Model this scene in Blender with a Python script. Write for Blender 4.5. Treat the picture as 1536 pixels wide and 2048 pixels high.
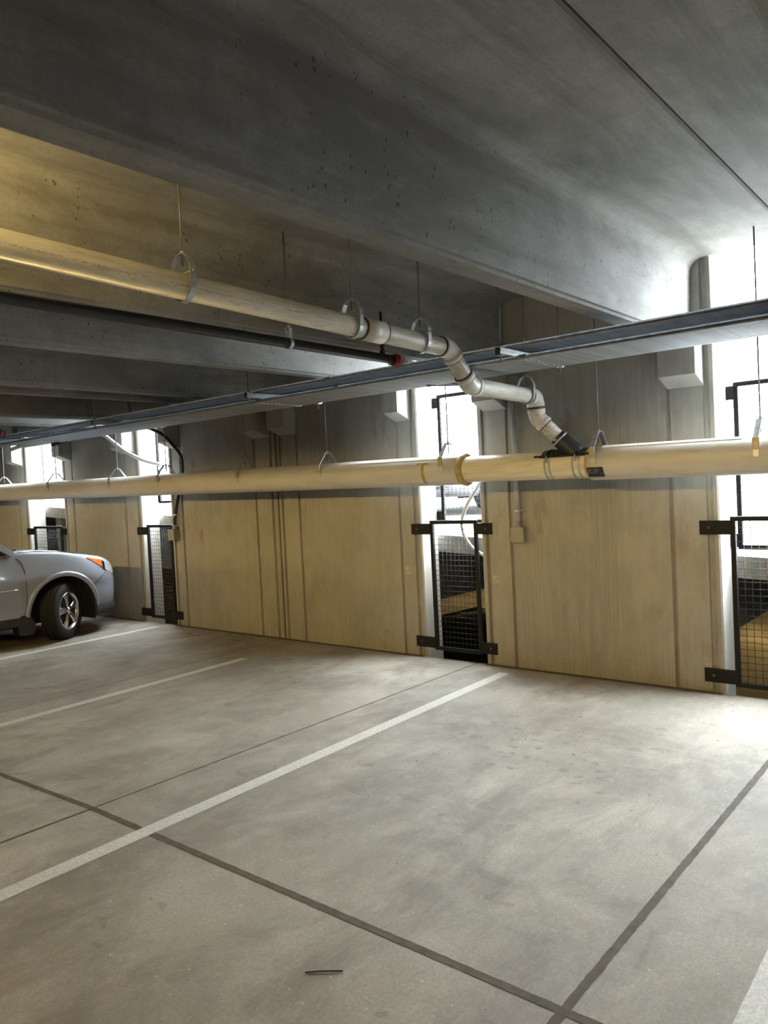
import bpy, math, random
from mathutils import Vector, Matrix
for _o in list(bpy.data.objects): bpy.data.objects.remove(_o, do_unlink=True)
S = bpy.context.scene; COL = S.collection
PI = math.pi
random.seed(7)
# ---------------------------------------------------------------- camera
cam = bpy.data.cameras.new('camera'); cam_o = bpy.data.objects.new('camera', cam); COL.objects.link(cam_o)
_R, _D, _F = Vector((.7723, .6333, -.0493)), Vector((-.0185, -.0550, -.9983)), Vector((-.6350, .7719, -.0308))
cam_o.matrix_world = Matrix(((_R.x, -_D.x, -_F.x, 0), (_R.y, -_D.y, -_F.y, 0), (_R.z, -_D.z, -_F.z, 1.65), (0, 0, 0, 1)))
cam.sensor_fit = 'VERTICAL'; cam.sensor_height = 36; cam.sensor_width = 27; cam.lens = 1528.0 / 2048 * 36
cam.clip_start = .05; cam.clip_end = 400
S.camera = cam_o
# ---------------------------------------------------------------- sky, exposure, lamp power
SKY_HORIZON = 26.0
W = bpy.data.worlds.new('overcast_sky'); S.world = W; W.use_nodes = True
_b = W.node_tree.nodes['Background']; _b.inputs[0].default_value = (.84, .93, .98, 1); _b.inputs[1].default_value = 1.0
_wn = W.node_tree.nodes; _wl = W.node_tree.links          # overcast sky: three times brighter overhead than at the horizon
_tc = _wn.new('ShaderNodeTexCoord'); _sp = _wn.new('ShaderNodeSeparateXYZ'); _mr = _wn.new('ShaderNodeMapRange')
_wl.new(_tc.outputs['Generated'], _sp.inputs[0]); _wl.new(_sp.outputs[2], _mr.inputs[0])
_mr.inputs[1].default_value = 0; _mr.inputs[2].default_value = 1; _mr.inputs[3].default_value = SKY_HORIZON; _mr.inputs[4].default_value = SKY_HORIZON * 3
_wl.new(_mr.outputs[0], _b.inputs[1])
S.view_settings.view_transform = 'Standard'; S.view_settings.look = 'None'
S.view_settings.exposure = 0.0; S.view_settings.gamma = 1.0; S.view_settings.use_curve_mapping = False
LAMP_STRENGTH = 5200.0
LAMP_COLOUR = (1.0, .70, .25)
D = 5.93            # wall face
# ---------------------------------------------------------------- materials
def newmat(name):
    m = bpy.data.materials.new(name); m.use_nodes = True
    nt = m.node_tree; return m, nt, nt.nodes['Principled BSDF']
def N(nt, typ, **kw):
    n = nt.nodes.new(typ)
    for k, v in kw.items():
        if k.startswith('i_'):
            n.inputs[int(k[2:]) if k[2:].isdigit() else k[2:].replace('_', ' ')].default_value = v
        else: setattr(n, k, v)
    return n
def L(nt, a, b): nt.links.new(a, b)
def coords(nt, scale=(1, 1, 1), kind='Object', rot=(0, 0, 0), loc=(0, 0, 0)):
    tc = N(nt, 'ShaderNodeTexCoord'); mp = N(nt, 'ShaderNodeMapping')
    mp.inputs['Scale'].default_value = scale; mp.inputs['Rotation'].default_value = rot; mp.inputs['Location'].default_value = loc
    L(nt, tc.outputs[kind], mp.inputs[0]); return mp.outputs[0]
def noise(nt, vec, scale, detail=4, rough=.55, dist=0):
    n = N(nt, 'ShaderNodeTexNoise'); n.inputs['Scale'].default_value = scale; n.inputs['Detail'].default_value = detail
    n.inputs['Roughness'].default_value = rough; n.inputs['Distortion'].default_value = dist; L(nt, vec, n.inputs['Vector']); return n.outputs['Fac']
def ramp(nt, fac, a, b, ca=0.0, cb=1.0):
    m = N(nt, 'ShaderNodeMapRange'); m.inputs[1].default_value = a; m.inputs[2].default_value = b
    m.inputs[3].default_value = ca; m.inputs[4].default_value = cb; L(nt, fac, m.inputs[0]); return m.outputs[0]
def mix(nt, fac, a, b, blend='MIX'):
    m = N(nt, 'ShaderNodeMix', data_type='RGBA', blend_type=blend)
    if isinstance(fac, (int, float)): m.inputs[0].default_value = fac
    else: L(nt, fac, m.inputs[0])
    for sock, v in ((6, a), (7, b)):
        if isinstance(v, tuple): m.inputs[sock].default_value = (v + (1,))[:4]
        else: L(nt, v, m.inputs[sock])
    return m.outputs[2]
def math_(nt, op, a, b=None, clamp=False):
    m = N(nt, 'ShaderNodeMath', operation=op, use_clamp=clamp)
    for i, v in ((0, a), (1, b)):
        if v is None: continue
        if isinstance(v, (int, float)): m.inputs[i].default_value = v
        else: L(nt, v, m.inputs[i])
    return m.outputs[0]
def bump(nt, p, h, strength=.3, dist=.01):
    b = N(nt, 'ShaderNodeBump'); b.inputs['Strength'].default_value = strength; b.inputs['Distance'].default_value = dist
    L(nt, h, b.inputs['Height']); L(nt, b.outputs[0], p.inputs['Normal'])
def simple(name, col, rough=.5, metal=0.0, emit=None, var=.0, spec=None, coat=0):
    m, nt, p = newmat(name)
    p.inputs['Roughness'].default_value = rough; p.inputs['Metallic'].default_value = metal
    if coat: p.inputs['Coat Weight'].default_value = coat; p.inputs['Coat Roughness'].default_value = .05
    v = coords(nt); f = noise(nt, v, 18 if var < .5 else 6, 5)
    c = mix(nt, ramp(nt, f, .3, .7), tuple(x * (1 - var) for x in col), tuple(min(1, x * (1 + var * .5)) for x in col))
    L(nt, c, p.inputs['Base Color'])
    if spec is not None: p.inputs['Specular IOR Level'].default_value = spec
    if emit:
        p.inputs['Emission Color'].default_value = (*emit[0], 1); p.inputs['Emission Strength'].default_value = emit[1]
    return m
def wall_concrete(name, base=(.335, .32, .285), streak=.22, stain=True):
    m, nt, p = newmat(name); p.inputs['Roughness'].default_value = .85
    v = coords(nt)
    st = noise(nt, coords(nt, (60, 60, 1.1)), 1, 8, .78); st2 = noise(nt, coords(nt, (6, 6, .28), loc=(3, 1, 5)), 1, 9, .80)
    bl = noise(nt, v, 1.3, 6, .6); mott = noise(nt, coords(nt, (1, 1, .55)), 7, 10, .82)
    sv = ramp(nt, noise(nt, coords(nt, (1, 1, .5), loc=(0, 5, 2)), 1.6, 4), .38, .66)
    c = mix(nt, math_(nt, 'MULTIPLY', ramp(nt, st, .62, .36), math_(nt, 'ADD', .12, sv, True)), tuple(x * 1.05 for x in base), tuple(x * (1 - streak * 1.25) for x in base))
    c = mix(nt, ramp(nt, st2, .47, .64, 0, 1.2 * streak), c, tuple(x * .60 for x in base))
    c = mix(nt, ramp(nt, mott, .46, .64, 0, .55), c, tuple(x * .66 for x in base))
    c = mix(nt, ramp(nt, bl, .42, .70, 0, .40), c, (base[0] * 1.25, base[1] * 1.22, base[2] * 1.16))
    if stain:
        rs = math_(nt, 'MULTIPLY', ramp(nt, noise(nt, coords(nt, (5, 5, 2.2), loc=(9, 2, 1)), 1, 4, .6), .60, .74), ramp(nt, noise(nt, coords(nt, (.55, .55, .8), loc=(1.7, 0, .3)), 1, 2), .42, .58))
        c = mix(nt, math_(nt, 'MULTIPLY', rs, .62), c, (.20, .125, .065))
        # scuffs near the floor: curly marks and speckle on the concrete itself
        sep = N(nt, 'ShaderNodeSeparateXYZ'); L(nt, v, sep.inputs[0])
        low = ramp(nt, sep.outputs[2], .75, .05)
        sw = noise(nt, v, 5.5, 5, .55, 2.2)
        line = ramp(nt, math_(nt, 'ABSOLUTE', math_(nt, 'SUBTRACT', sw, .5)), 0, .010, 1, 0)
        c = mix(nt, math_(nt, 'MULTIPLY', math_(nt, 'MULTIPLY', line, low), .40), c, (.15, .13, .11))
        sp = ramp(nt, noise(nt, v, 55, 3, .6), .63, .70)
        c = mix(nt, math_(nt, 'MULTIPLY', math_(nt, 'MULTIPLY', sp, low), .55), c, (.14, .11, .08))
    pit = ramp(nt, noise(nt, coords(nt, (1, 1, .7)), 42, 2, .5), .72, .77)
    c = mix(nt, math_(nt, 'MULTIPLY', pit, .5), c, (.12, .11, .10))
    L(nt, c, p.inputs['Base Color'])
    bump(nt, p, math_(nt, 'ADD', math_(nt, 'MULTIPLY', st, .7), math_(nt, 'MULTIPLY', noise(nt, v, 60, 3), .4)), .25, .006)
    return m
def tee_concrete(name, base=(.285, .282, .268)):
    m, nt, p = newmat(name); p.inputs['Roughness'].default_value = .8
    v = coords(nt)
    big = noise(nt, coords(nt, (1, .40, 1)), 1.5, 9, .68, .3)
    band = noise(nt, coords(nt, (5, .28, 5), loc=(2, 3, 0)), 1, 7, .68); drip = noise(nt, coords(nt, (1, 4, .6), loc=(6, 1, 0)), 1.6, 6, .65)
    c = mix(nt, ramp(nt, big, .38, .62), tuple(x * .58 for x in base), tuple(x * 1.20 for x in base))
    c = mix(nt, ramp(nt, band, .50, .64, 0, .62), c, (base[0] * .50, base[1] * .44, base[2] * .41))
    c = mix(nt, ramp(nt, drip, .50, .70, 0, .40), c, tuple(x * .62 for x in base))
    chalk = ramp(nt, noise(nt, coords(nt, (2.5, .8, 2.5), loc=(5, 7, 2)), 1.2, 10, .78, .6), .54, .70)
    c = mix(nt, math_(nt, 'MULTIPLY', chalk, .45), c, (.42, .415, .40))
    fn = noise(nt, v, 60, 4, .75); c = mix(nt, ramp(nt, fn, .45, .65, 0, .3), c, tuple(x * .5 for x in base))
    # bug holes, stretched vertically, in patches
    vo = N(nt, 'ShaderNodeTexVoronoi', feature='F1'); vo.inputs['Scale'].default_value = 1; vo.inputs['Randomness'].default_value = 1
    L(nt, coords(nt, (44, 44, 26)), vo.inputs['Vector'])
    size = ramp(nt, noise(nt, coords(nt, (9, 9, 5), loc=(4, 4, 4)), 1.7, 2), .42, .70, 0, .30)
    hole = math_(nt, 'LESS_THAN', vo.outputs['Distance'], math_(nt, 'MULTIPLY', size, ramp(nt, noise(nt, v, .8, 2), .34, .50)))
    geo = N(nt, 'ShaderNodeNewGeometry'); sn = N(nt, 'ShaderNodeSeparateXYZ'); L(nt, geo.outputs['True Normal'], sn.inputs[0])
    hole = math_(nt, 'MULTIPLY', hole, math_(nt, 'GREATER_THAN', math_(nt, 'ABSOLUTE', sn.outputs[0]), .8))
    c = mix(nt, math_(nt, 'MULTIPLY', hole, .85), c, (.05, .048, .045))
    L(nt, c, p.inputs['Base Color'])
    bump(nt, p, math_(nt, 'SUBTRACT', math_(nt, 'MULTIPLY', noise(nt, v, 35, 4), .4), hole), .25, .006)
    return m
def floor_concrete(name, base=(.365, .330, .280)):
    m, nt, p = newmat(name); p.inputs['Roughness'].default_value = .72
    v = coords(nt)
    big = noise(nt, coords(nt, loc=(1.3, .4, 0)), .55, 5, .6, .6); mid = noise(nt, coords(nt, (1, .55, 1), loc=(4, 1, 0)), 1.7, 9, .70, .5); cl = noise(nt, coords(nt, loc=(7, 7, 0)), 5, 6, .7)
    fine = noise(nt, v, 70, 6, .8); broom = noise(nt, coords(nt, (110, 9, 1), rot=(0, 0, .05)), 1, 4, .7)
    c = mix(nt, ramp(nt, big, .36, .62), tuple(x * .62 for x in base), tuple(x * 1.18 for x in base))
    c = mix(nt, ramp(nt, mid, .43, .60, 0, .80), c, (base[0] * .47, base[1] * .445, base[2] * .43))
    c = mix(nt, ramp(nt, cl, .50, .68, 0, .35), c, tuple(x * 1.25 for x in base))
    c = mix(nt, ramp(nt, fine, .40, .62, 0, .45), c, tuple(x * .42 for x in base))
    c = mix(nt, ramp(nt, fine, .40, .30, 0, .40), c, tuple(min(.8, x * 1.55) for x in base))
    c = mix(nt, ramp(nt, broom, .50, .68, 0, .13), c, tuple(x * 1.4 for x in base))
    # oil drips / damp blots
    vo = N(nt, 'ShaderNodeTexVoronoi', feature='F1'); vo.inputs['Scale'].default_value = 3.4
    L(nt, N_add(nt, coords(nt, (.8, 1.5, 1)), noise3(nt, v, 9, .26)), vo.inputs['Vector'])
    rad = ramp(nt, noise(nt, coords(nt, loc=(8, 3, 0)), .9, 2), .47, .66, 0, .26)
    blot = ramp(nt, math_(nt, 'SUBTRACT', rad, vo.outputs['Distance']), 0, .04)
    c = mix(nt, math_(nt, 'MULTIPLY', blot, .36), c, (.13, .112, .092))
    # darker oil patch and drip spots at their own places
    sp_ = N(nt, 'ShaderNodeSeparateXYZ'); L(nt, N_add(nt, v, noise3(nt, v, 2.2, .5)), sp_.inputs[0])
    def patch(cx_, cy_, rx, ry):
        dx = math_(nt, 'DIVIDE', math_(nt, 'SUBTRACT', sp_.outputs[0], cx_ + .25), rx); dy = math_(nt, 'DIVIDE', math_(nt, 'SUBTRACT', sp_.outputs[1], cy_ + .25), ry)
        return ramp(nt, math_(nt, 'SQRT', math_(nt, 'ADD', math_(nt, 'MULTIPLY', dx, dx), math_(nt, 'MULTIPLY', dy, dy))), 1.0, .15)
    v2 = N(nt, 'ShaderNodeTexVoronoi', feature='F1'); v2.inputs['Scale'].default_value = 8.5; L(nt, N_add(nt, v, noise3(nt, v, 16, .10)), v2.inputs['Vector'])
    c = mix(nt, math_(nt, 'MULTIPLY', math_(nt, 'MULTIPLY', patch(-2.95, 4.30, .55, .60), ramp(nt, cl, .38, .60)), .62), c, (.12, .108, .095))
    for q in ((-2.55, 4.25, 1.0, 1.1), (-4.75, 4.75, .75, .55), (-1.9, 3.9, .8, .7)):
        dr = ramp(nt, math_(nt, 'SUBTRACT', math_(nt, 'MULTIPLY', patch(*q), .30), v2.outputs['Distance']), 0, .05)
        c = mix(nt, math_(nt, 'MULTIPLY', dr, .45), c, (.14, .118, .095))
    # pale and dark grit
    g1 = ramp(nt, noise(nt, v, 48, 2, .5), .725, .75); g2 = ramp(nt, noise(nt, coords(nt, loc=(3, 9, 1)), 30, 2, .5), .75, .77)
    c = mix(nt, math_(nt, 'MULTIPLY', g1, .7), c, (.66, .64, .60)); c = mix(nt, math_(nt, 'MULTIPLY', g2, .7), c, (.07, .06, .05))
    # long rubber marks
    sw = noise(nt, coords(nt, (.9, .18, 1), loc=(2, 6, 0), rot=(0, 0, .5)), 1.2, 2, .4, .4)
    tyre = ramp(nt, math_(nt, 'ABSOLUTE', math_(nt, 'SUBTRACT', sw, .5)), 0, .012, 1, 0)
    c = mix(nt, math_(nt, 'MULTIPLY', math_(nt, 'MULTIPLY', tyre, ramp(nt, mid, .45, .6)), .35), c, (.12, .11, .10))
    L(nt, c, p.inputs['Base Color'])
    L(nt, ramp(nt, mid, .3, .7, .80, .62), p.inputs['Roughness'])
    bump(nt, p, math_(nt, 'ADD', math_(nt, 'MULTIPLY', fine, .6), math_(nt, 'MULTIPLY', broom, .2)), .25, .004)
    return m
def noise3(nt, vec, scale, amt):
    n = N(nt, 'ShaderNodeTexNoise'); n.inputs['Scale'].default_value = scale; L(nt, vec, n.inputs['Vector'])
    s = N(nt, 'ShaderNodeVectorMath', operation='SCALE'); s.inputs['Scale'].default_value = amt; L(nt, n.outputs['Color'], s.inputs[0]); return s.outputs[0]
def N_add(nt, a, b):
    s = N(nt, 'ShaderNodeVectorMath', operation='ADD'); L(nt, a, s.inputs[0]); L(nt, b, s.inputs[1]); return s.outputs[0]
def worn_paint(name):
    m, nt, p = newmat(name); p.inputs['Roughness'].default_value = .65
    v = coords(nt); w = noise(nt, v, 60, 5, .75); w2 = noise(nt, v, 3, 4)
    c = mix(nt, ramp(nt, w, .40, .60), (.44, .42, .38), (.60, .585, .545))
    c = mix(nt, ramp(nt, w2, .45, .70, 0, .45), c, (.42, .395, .36))
    L(nt, c, p.inputs['Base Color']); bump(nt, p, w, .3, .003); return m
def galvanised(name, col=(.55, .57, .60), rough=.38, sc=30, metal=.9):
    m, nt, p = newmat(name); p.inputs['Metallic'].default_value = metal
    v = coords(nt); f = noise(nt, v, sc, 3, .5)
    L(nt, mix(nt, ramp(nt, f, .35, .65), tuple(x * .75 for x in col), col), p.inputs['Base Color'])
    L(nt, ramp(nt, f, .3, .7, rough - .08, rough + .12), p.inputs['Roughness']); return m
def pvc(name, col, along):
    # along: 0 = x, 1 = y: faint print line and grime streaks running along the pipe
    m, nt, p = newmat(name); p.inputs['Roughness'].default_value = .32
    v = coords(nt); sc = [10, 10, 10]; sc[along] = 1.2
    g = noise(nt, coords(nt, tuple(sc)), 2.2, 6, .65)
    c = mix(nt, ramp(nt, g, .46, .72, 0, .6), col, (col[0] * .55, col[1] * .52, col[2] * .46))
    L(nt, c, p.inputs['Base Color']); L(nt, ramp(nt, g, .4, .7, .28, .55), p.inputs['Roughness']); return m
def printed_pvc(name, col):
    # grimy white pipe with a line of small red print along its flank (object origin at the pipe's middle)
    m, nt, p = newmat(name); p.inputs['Roughness'].default_value = .32
    v = coords(nt); g = noise(nt, coords(nt, (9, 1.1, 9)), 2.4, 6, .65); g2 = noise(nt, coords(nt, (16, 2.5, 16), loc=(1, 2, 3)), 2.0, 5, .7)
    c = mix(nt, ramp(nt, g, .40, .66, 0, .75), col, (col[0] * .52, col[1] * .54, col[2] * .47))
    c = mix(nt, ramp(nt, g2, .58, .66, 0, .5), c, (.20, .17, .13))
    sp = N(nt, 'ShaderNodeSeparateXYZ'); L(nt, v, sp.inputs[0])
    zr = math_(nt, 'ADD', sp.outputs[2], math_(nt, 'MULTIPLY', sp.outputs[1], .022))
    inz = math_(nt, 'MULTIPLY', math_(nt, 'GREATER_THAN', zr, -.036), math_(nt, 'LESS_THAN', zr, -.028))
    mask = math_(nt, 'MULTIPLY', math_(nt, 'MULTIPLY', inz, math_(nt, 'GREATER_THAN', sp.outputs[0], .02)), math_(nt, 'LESS_THAN', sp.outputs[1], .05))
    let = ramp(nt, noise(nt, coords(nt, (30, 110, 200)), 1, 1), .48, .52); wrd = ramp(nt, noise(nt, coords(nt, (1, 7, 1)), 1, 1), .42, .46)
    c = mix(nt, math_(nt, 'MULTIPLY', math_(nt, 'MULTIPLY', mask, math_(nt, 'MULTIPLY', let, wrd)), .5), c, (.30, .10, .08))
    L(nt, c, p.inputs['Base Color']); L(nt, ramp(nt, g, .4, .7, .28, .5), p.inputs['Roughness']); return m
def jacket(name):
    m, nt, p = newmat(name); p.inputs['Roughness'].default_value = .42
    v = coords(nt); g = noise(nt, coords(nt, (1.2, 6, 6)), 2, 5, .6); wr = noise(nt, coords(nt, (4, 9, 9), rot=(0, 0, .5)), 3, 4, .6, .8)
    c = mix(nt, ramp(nt, g, .42, .74, 0, .5), (.60, .58, .545), (.40, .37, .33))
    L(nt, c, p.inputs['Base Color']); bump(nt, p, wr, .35, .006); return m
def car_paint(name, col):
    m, nt, p = newmat(name)
    fl = noise(nt, coords(nt), 900, 1)
    L(nt, mix(nt, ramp(nt, fl, .3, .7), tuple(x * .9 for x in col), tuple(min(1, x * 1.08) for x in col)), p.inputs['Base Color'])
    p.inputs['Metallic'].default_value = .55; p.inputs['Roughness'].default_value = .34
    p.inputs['Coat Weight'].default_value = 1.0; p.inputs['Coat Roughness'].default_value = .04
    return m
def facade(name):
    m, nt, p = newmat(name); p.inputs['Roughness'].default_value = .4
    br = N(nt, 'ShaderNodeTexBrick'); br.offset = 0; br.inputs['Scale'].default_value = 1
    br.inputs['Color1'].default_value = (.010, .015, .024, 1); br.inputs['Color2'].default_value = (.018, .025, .036, 1); br.inputs['Mortar'].default_value = (.040, .040, .038, 1)
    br.inputs['Mortar Size'].default_value = .55; br.inputs['Brick Width'].default_value = 2.6; br.inputs['Row Height'].default_value = 3.2; br.inputs['Mortar Smooth'].default_value = .02
    tc = N(nt, 'ShaderNodeTexCoord'); sp = N(nt, 'ShaderNodeSeparateXYZ'); cb = N(nt, 'ShaderNodeCombineXYZ')
    L(nt, tc.outputs['Object'], sp.inputs[0]); L(nt, sp.outputs[0], cb.inputs[0]); L(nt, sp.outputs[2], cb.inputs[1]); L(nt, cb.outputs[0], br.inputs['Vector'])
    L(nt, br.outputs['Color'], p.inputs['Base Color']); return m
M = dict(
    wall=wall_concrete('board_formed_concrete'), strip=wall_concrete('smooth_strip_concrete', (.36, .345, .31), .08, False), tee=tee_concrete('precast_concrete'), floor=floor_concrete('slab_concrete'),
    paint=worn_paint('worn_line_paint'), sealant=simple('joint_sealant', (.080, .063, .044), .8, var=.45), silt=simple('brown_silt', (.095, .072, .042), .95, var=.4),
    galv=galvanised('galvanised_steel', (.42, .45, .49), .40), zinc=galvanised('zinc_plated_steel', (.50, .53, .57), .38, 30, .6), strut=galvanised('strut_channel_zinc', (.60, .63, .66), .42),
    brass=simple('yellow_zinc', (.36, .31, .21), .45, .4, var=.3), rod=simple('threaded_rod_steel', (.20, .20, .20), .5, .7),
    boltm=simple('dull_bolt', (.07, .07, .07), .6, .2), black=simple('black_powder_coat', (.008, .008, .009), .55, var=.2, spec=.2), wire=simple('black_mesh_wire', (.02, .02, .022), .4, .3), rubber=simple('black_rubber', (.016, .018, .022), .5, var=.3),
    pvcw=printed_pvc('white_pvc_pipe', (.74, .715, .65)), pvcc=pvc('cream_pvc_pipe', (.72, .66, .53), 0), fit=pvc('white_pvc_fitting', (.80, .78, .73), 1), purple=simple('purple_primer', (.06, .03, .09), .4), darkring=simple('dark_glue_ring', (.05, .025, .03), .5),
    jacket=jacket('insulation_jacket'), tape=simple('white_jacket_tape', (.82, .82, .80), .35, var=.06), glue=simple('yellowed_adhesive', (.45, .35, .15), .6, var=.3),
    ink=simple('black_label_ink', (.012, .014, .018), .4), inkw=simple('grey_label_print', (.17, .17, .17), .5), redink=simple('red_pipe_print', (.36, .14, .10), .6),
    steelpipe=simple('black_steel_pipe', (.014, .013, .0125), .5, 0, var=.3, spec=.3), red=simple('red_coupling_paint', (.30, .035, .025), .45, var=.25),
    box=simple('grey_box_enamel', (.30, .28, .24), .5, .3, var=.12), hose=simple('grey_plastic_conduit', (.42, .43, .43), .45, var=.1), hosew=simple('white_plastic_conduit', (.80, .81, .80), .35, var=.05),
    hosed=simple('dark_flexible_conduit', (.05, .05, .05), .4, .5), facade=facade('far_facade'), deck=floor_concrete('outdoor_deck_concrete', (.26, .255, .245)),
    lens=simple('lamp_lens', (.9, .85, .7), .4, emit=(LAMP_COLOUR, LAMP_STRENGTH)), lowlens=simple('ramp_lamp_lens', (.9, .85, .7), .4, emit=(LAMP_COLOUR, 420.0)), upfill_flare=simple('added_flare_fill', (.9, .85, .7), .4, emit=(LAMP_COLOUR, LAMP_STRENGTH * .09)), upfill=simple('added_ceiling_fill', (.9, .85, .7), .4, emit=(LAMP_COLOUR, LAMP_STRENGTH * .03)), hood=simple('lamp_housing', (.45, .45, .45), .5),  # upward emitters are added ceiling fill; the stronger one imitates lens flare
    twig=simple('dry_twig', (.05, .038, .025), .8), grit=simple('concrete_grit', (.55, .54, .52), .9, var=.3), bark=simple('dark_debris', (.09, .07, .05), .9, var=.3),
    paper=simple('pale_patch', (.60, .57, .50), .8, var=.1),
    silver=car_paint('silver_blue_paint', (.34, .37, .44)), whitecar=car_paint('white_paint', (.80, .80, .80)), blackcar=car_paint('black_paint', (.010, .010, .012)),
    glass=simple('dark_car_glass', (.012, .014, .014), .06, coat=.5), clad=simple('black_plastic_cladding', (.018, .018, .019), .6, var=.2), tyre=simple('tyre_rubber', (.011, .011, .012), .75, var=.2, spec=.25),
    alloy=simple('machined_alloy', (.62, .63, .65), .25, .95), alloyd=simple('dark_wheel_barrel', (.05, .05, .052), .5, .5), chrome=simple('chrome', (.80, .80, .80), .12, 1.0), amber=simple('amber_lens', (.62, .13, .015), .15, coat=1), lamp=simple('clear_lamp_lens', (.55, .57, .58), .08, .5, coat=1),
    well=simple('wheel_well_liner', (.006, .006, .006), .9), brake=simple('cast_brake_disc', (.22, .20, .17), .5, .7), seam=simple('panel_gap', (.012, .012, .014), .8), plate=simple('plate_white', (.7, .7, .7), .5),
)
# ---------------------------------------------------------------- mesh building
LOC = {}
class MB:
    def __init__(s, xf=None): s.v = []; s.f = []; s.sm = []; s.xf = xf
    def add(s, vs, fs, smooth=False):
        o = len(s.v); s.v += [Vector(v) for v in vs]
        for f in fs: s.f.append([i + o for i in f]); s.sm.append(smooth)
        return s
    def box(s, a, b):
        x0, x1 = sorted((a[0], b[0])); y0, y1 = sorted((a[1], b[1])); z0, z1 = sorted((a[2], b[2]))
        return s.add([(x0, y0, z0), (x1, y0, z0), (x1, y1, z0), (x0, y1, z0), (x0, y0, z1), (x1, y0, z1), (x1, y1, z1), (x0, y1, z1)],
                     [(0, 3, 2, 1), (4, 5, 6, 7), (0, 1, 5, 4), (1, 2, 6, 5), (2, 3, 7, 6), (3, 0, 4, 7)])
    def bbox(s, a, b, r=.004):   # box with chamfered edges along its longest faces
        x0, x1 = sorted((a[0], b[0])); y0, y1 = sorted((a[1], b[1])); z0, z1 = sorted((a[2], b[2]))
        pts = [(x0 + r, y0), (x1 - r, y0), (x1, y0 + r), (x1, y1 - r), (x1 - r, y1), (x0 + r, y1), (x0, y1 - r), (x0, y0 + r)]
        ins = [(min(max(px, x0 + r), x1 - r), min(max(py, y0 + r), y1 - r)) for px, py in pts]
        rings = [[(px, py, z0) for px, py in ins], [(px, py, z0 + r) for px, py in pts], [(px, py, z1 - r) for px, py in pts], [(px, py, z1) for px, py in ins]]
        return s.loft(rings, True, True, smooth=False)
    def loft(s, rings, close=True, caps=True, smooth=True):
        n = len(rings[0]); vs = [p for r in rings for p in r]; fs = []
        for i in range(len(rings) - 1):
            for j in range(n if close else n - 1):
                k = (j + 1) % n; fs.append((i * n + j, i * n + k, (i + 1) * n + k, (i + 1) * n + j))
        s.add(vs, fs, smooth)
        if caps and close: s.add(rings[0], [tuple(range(n - 1, -1, -1))]); s.add(rings[-1], [tuple(range(n))])
        return s
    def tube(s, pts, r, n=12, caps=True, smooth=True):
        pts = [Vector(p) for p in pts]; rs = r if isinstance(r, (list, tuple)) else [r] * len(pts); rings = []; up = None
        for i, p in enumerate(pts):
            if i == 0: t = pts[1] - p
            elif i == len(pts) - 1: t = p - pts[i - 1]
            else: t = (pts[i + 1] - p).normalized() + (p - pts[i - 1]).normalized()
            t.normalize()
            if up is None: up = Vector((0, 0, 1)) if abs(t.z) < .9 else Vector((1, 0, 0))
            a = t.cross(up).normalized(); b = a.cross(t).normalized(); up = b
            rings.append([p + rs[i] * (math.cos(2 * PI * k / n) * a + math.sin(2 * PI * k / n) * b) for k in range(n)])
        return s.loft(rings, True, caps, smooth)
    def lathe(s, c, axis, prof, n=32, smooth=True, closed=False):
        # prof: (distance along axis, radius)
        ax = Vector(axis).normalized(); a = ax.orthogonal().normalized(); b = ax.cross(a); c = Vector(c)
        rings = [[c + ax * d + r * (math.cos(2 * PI * k / n) * a + math.sin(2 * PI * k / n) * b) for k in range(n)] for d, r in prof]
        return s.loft(rings, True, not closed, smooth)
    def ribbon(s, pts, wdir, w, t):
        # bent strap: path pts, width w along wdir, thickness t
        pts = [Vector(p) for p in pts]; wd = Vector(wdir).normalized(); rings = []
        for i, p in enumerate(pts):
            if i == 0: tg = pts[1] - p
            elif i == len(pts) - 1: tg = p - pts[i - 1]
            else: tg = (pts[i + 1] - p).normalized() + (p - pts[i - 1]).normalized()
            tg.normalize(); nrm = tg.cross(wd).normalized()
            rings.append([p - wd * w / 2 - nrm * t / 2, p + wd * w / 2 - nrm * t / 2, p + wd * w / 2 + nrm * t / 2, p - wd * w / 2 + nrm * t / 2])
        return s.loft(rings, True, True, False)
    def prism(s, poly, axis, a, b):
        # poly in the two other axes, extruded along axis from a to b
        def P(u, v, w):
            return (w, u, v) if axis == 'x' else (u, w, v) if axis == 'y' else (u, v, w)
        n = len(poly)
        return s.loft([[P(u, v, a) for u, v in poly], [P(u, v, b) for u, v in poly]], True, True, False)
    def build(s, name, mat, parent=None, smooth_angle=None):
        vs = [s.xf @ v for v in s.v] if s.xf is not None else s.v
        off = LOC.get(parent.name, Vector()) if parent is not None else Vector()
        me = bpy.data.meshes.new(name); me.from_pydata([v - off for v in vs], [], s.f)
        for p, sm in zip(me.polygons, s.sm): p.use_smooth = sm
        import bmesh
        bm = bmesh.new(); bm.from_mesh(me); bmesh.ops.remove_doubles(bm, verts=bm.verts, dist=1e-6); bmesh.ops.recalc_face_normals(bm, faces=bm.faces)
        bm.to_mesh(me); bm.free()
        me.materials.append(mat if not isinstance(mat, str) else M[mat])
        o = bpy.data.objects.new(name, me); COL.objects.link(o)
        if parent is not None: o.parent = parent; LOC[o.name] = off
        else: LOC[o.name] = Vector()
        return o
def tag(o, label=None, cat=None, group=None, kind=None):
    for k, v in (('label', label), ('category', cat), ('group', group), ('kind', kind)):
        if v: o[k] = v
    return o
def thing(name, loc, label, cat, group=None):
    o = bpy.data.objects.new(name, None); COL.objects.link(o); o.location = loc; o.empty_display_size = .1
    LOC[o.name] = Vector(loc); return tag(o, label, cat, group)
def struct(o, label=None): return tag(o, label, None, None, 'structure')
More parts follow.
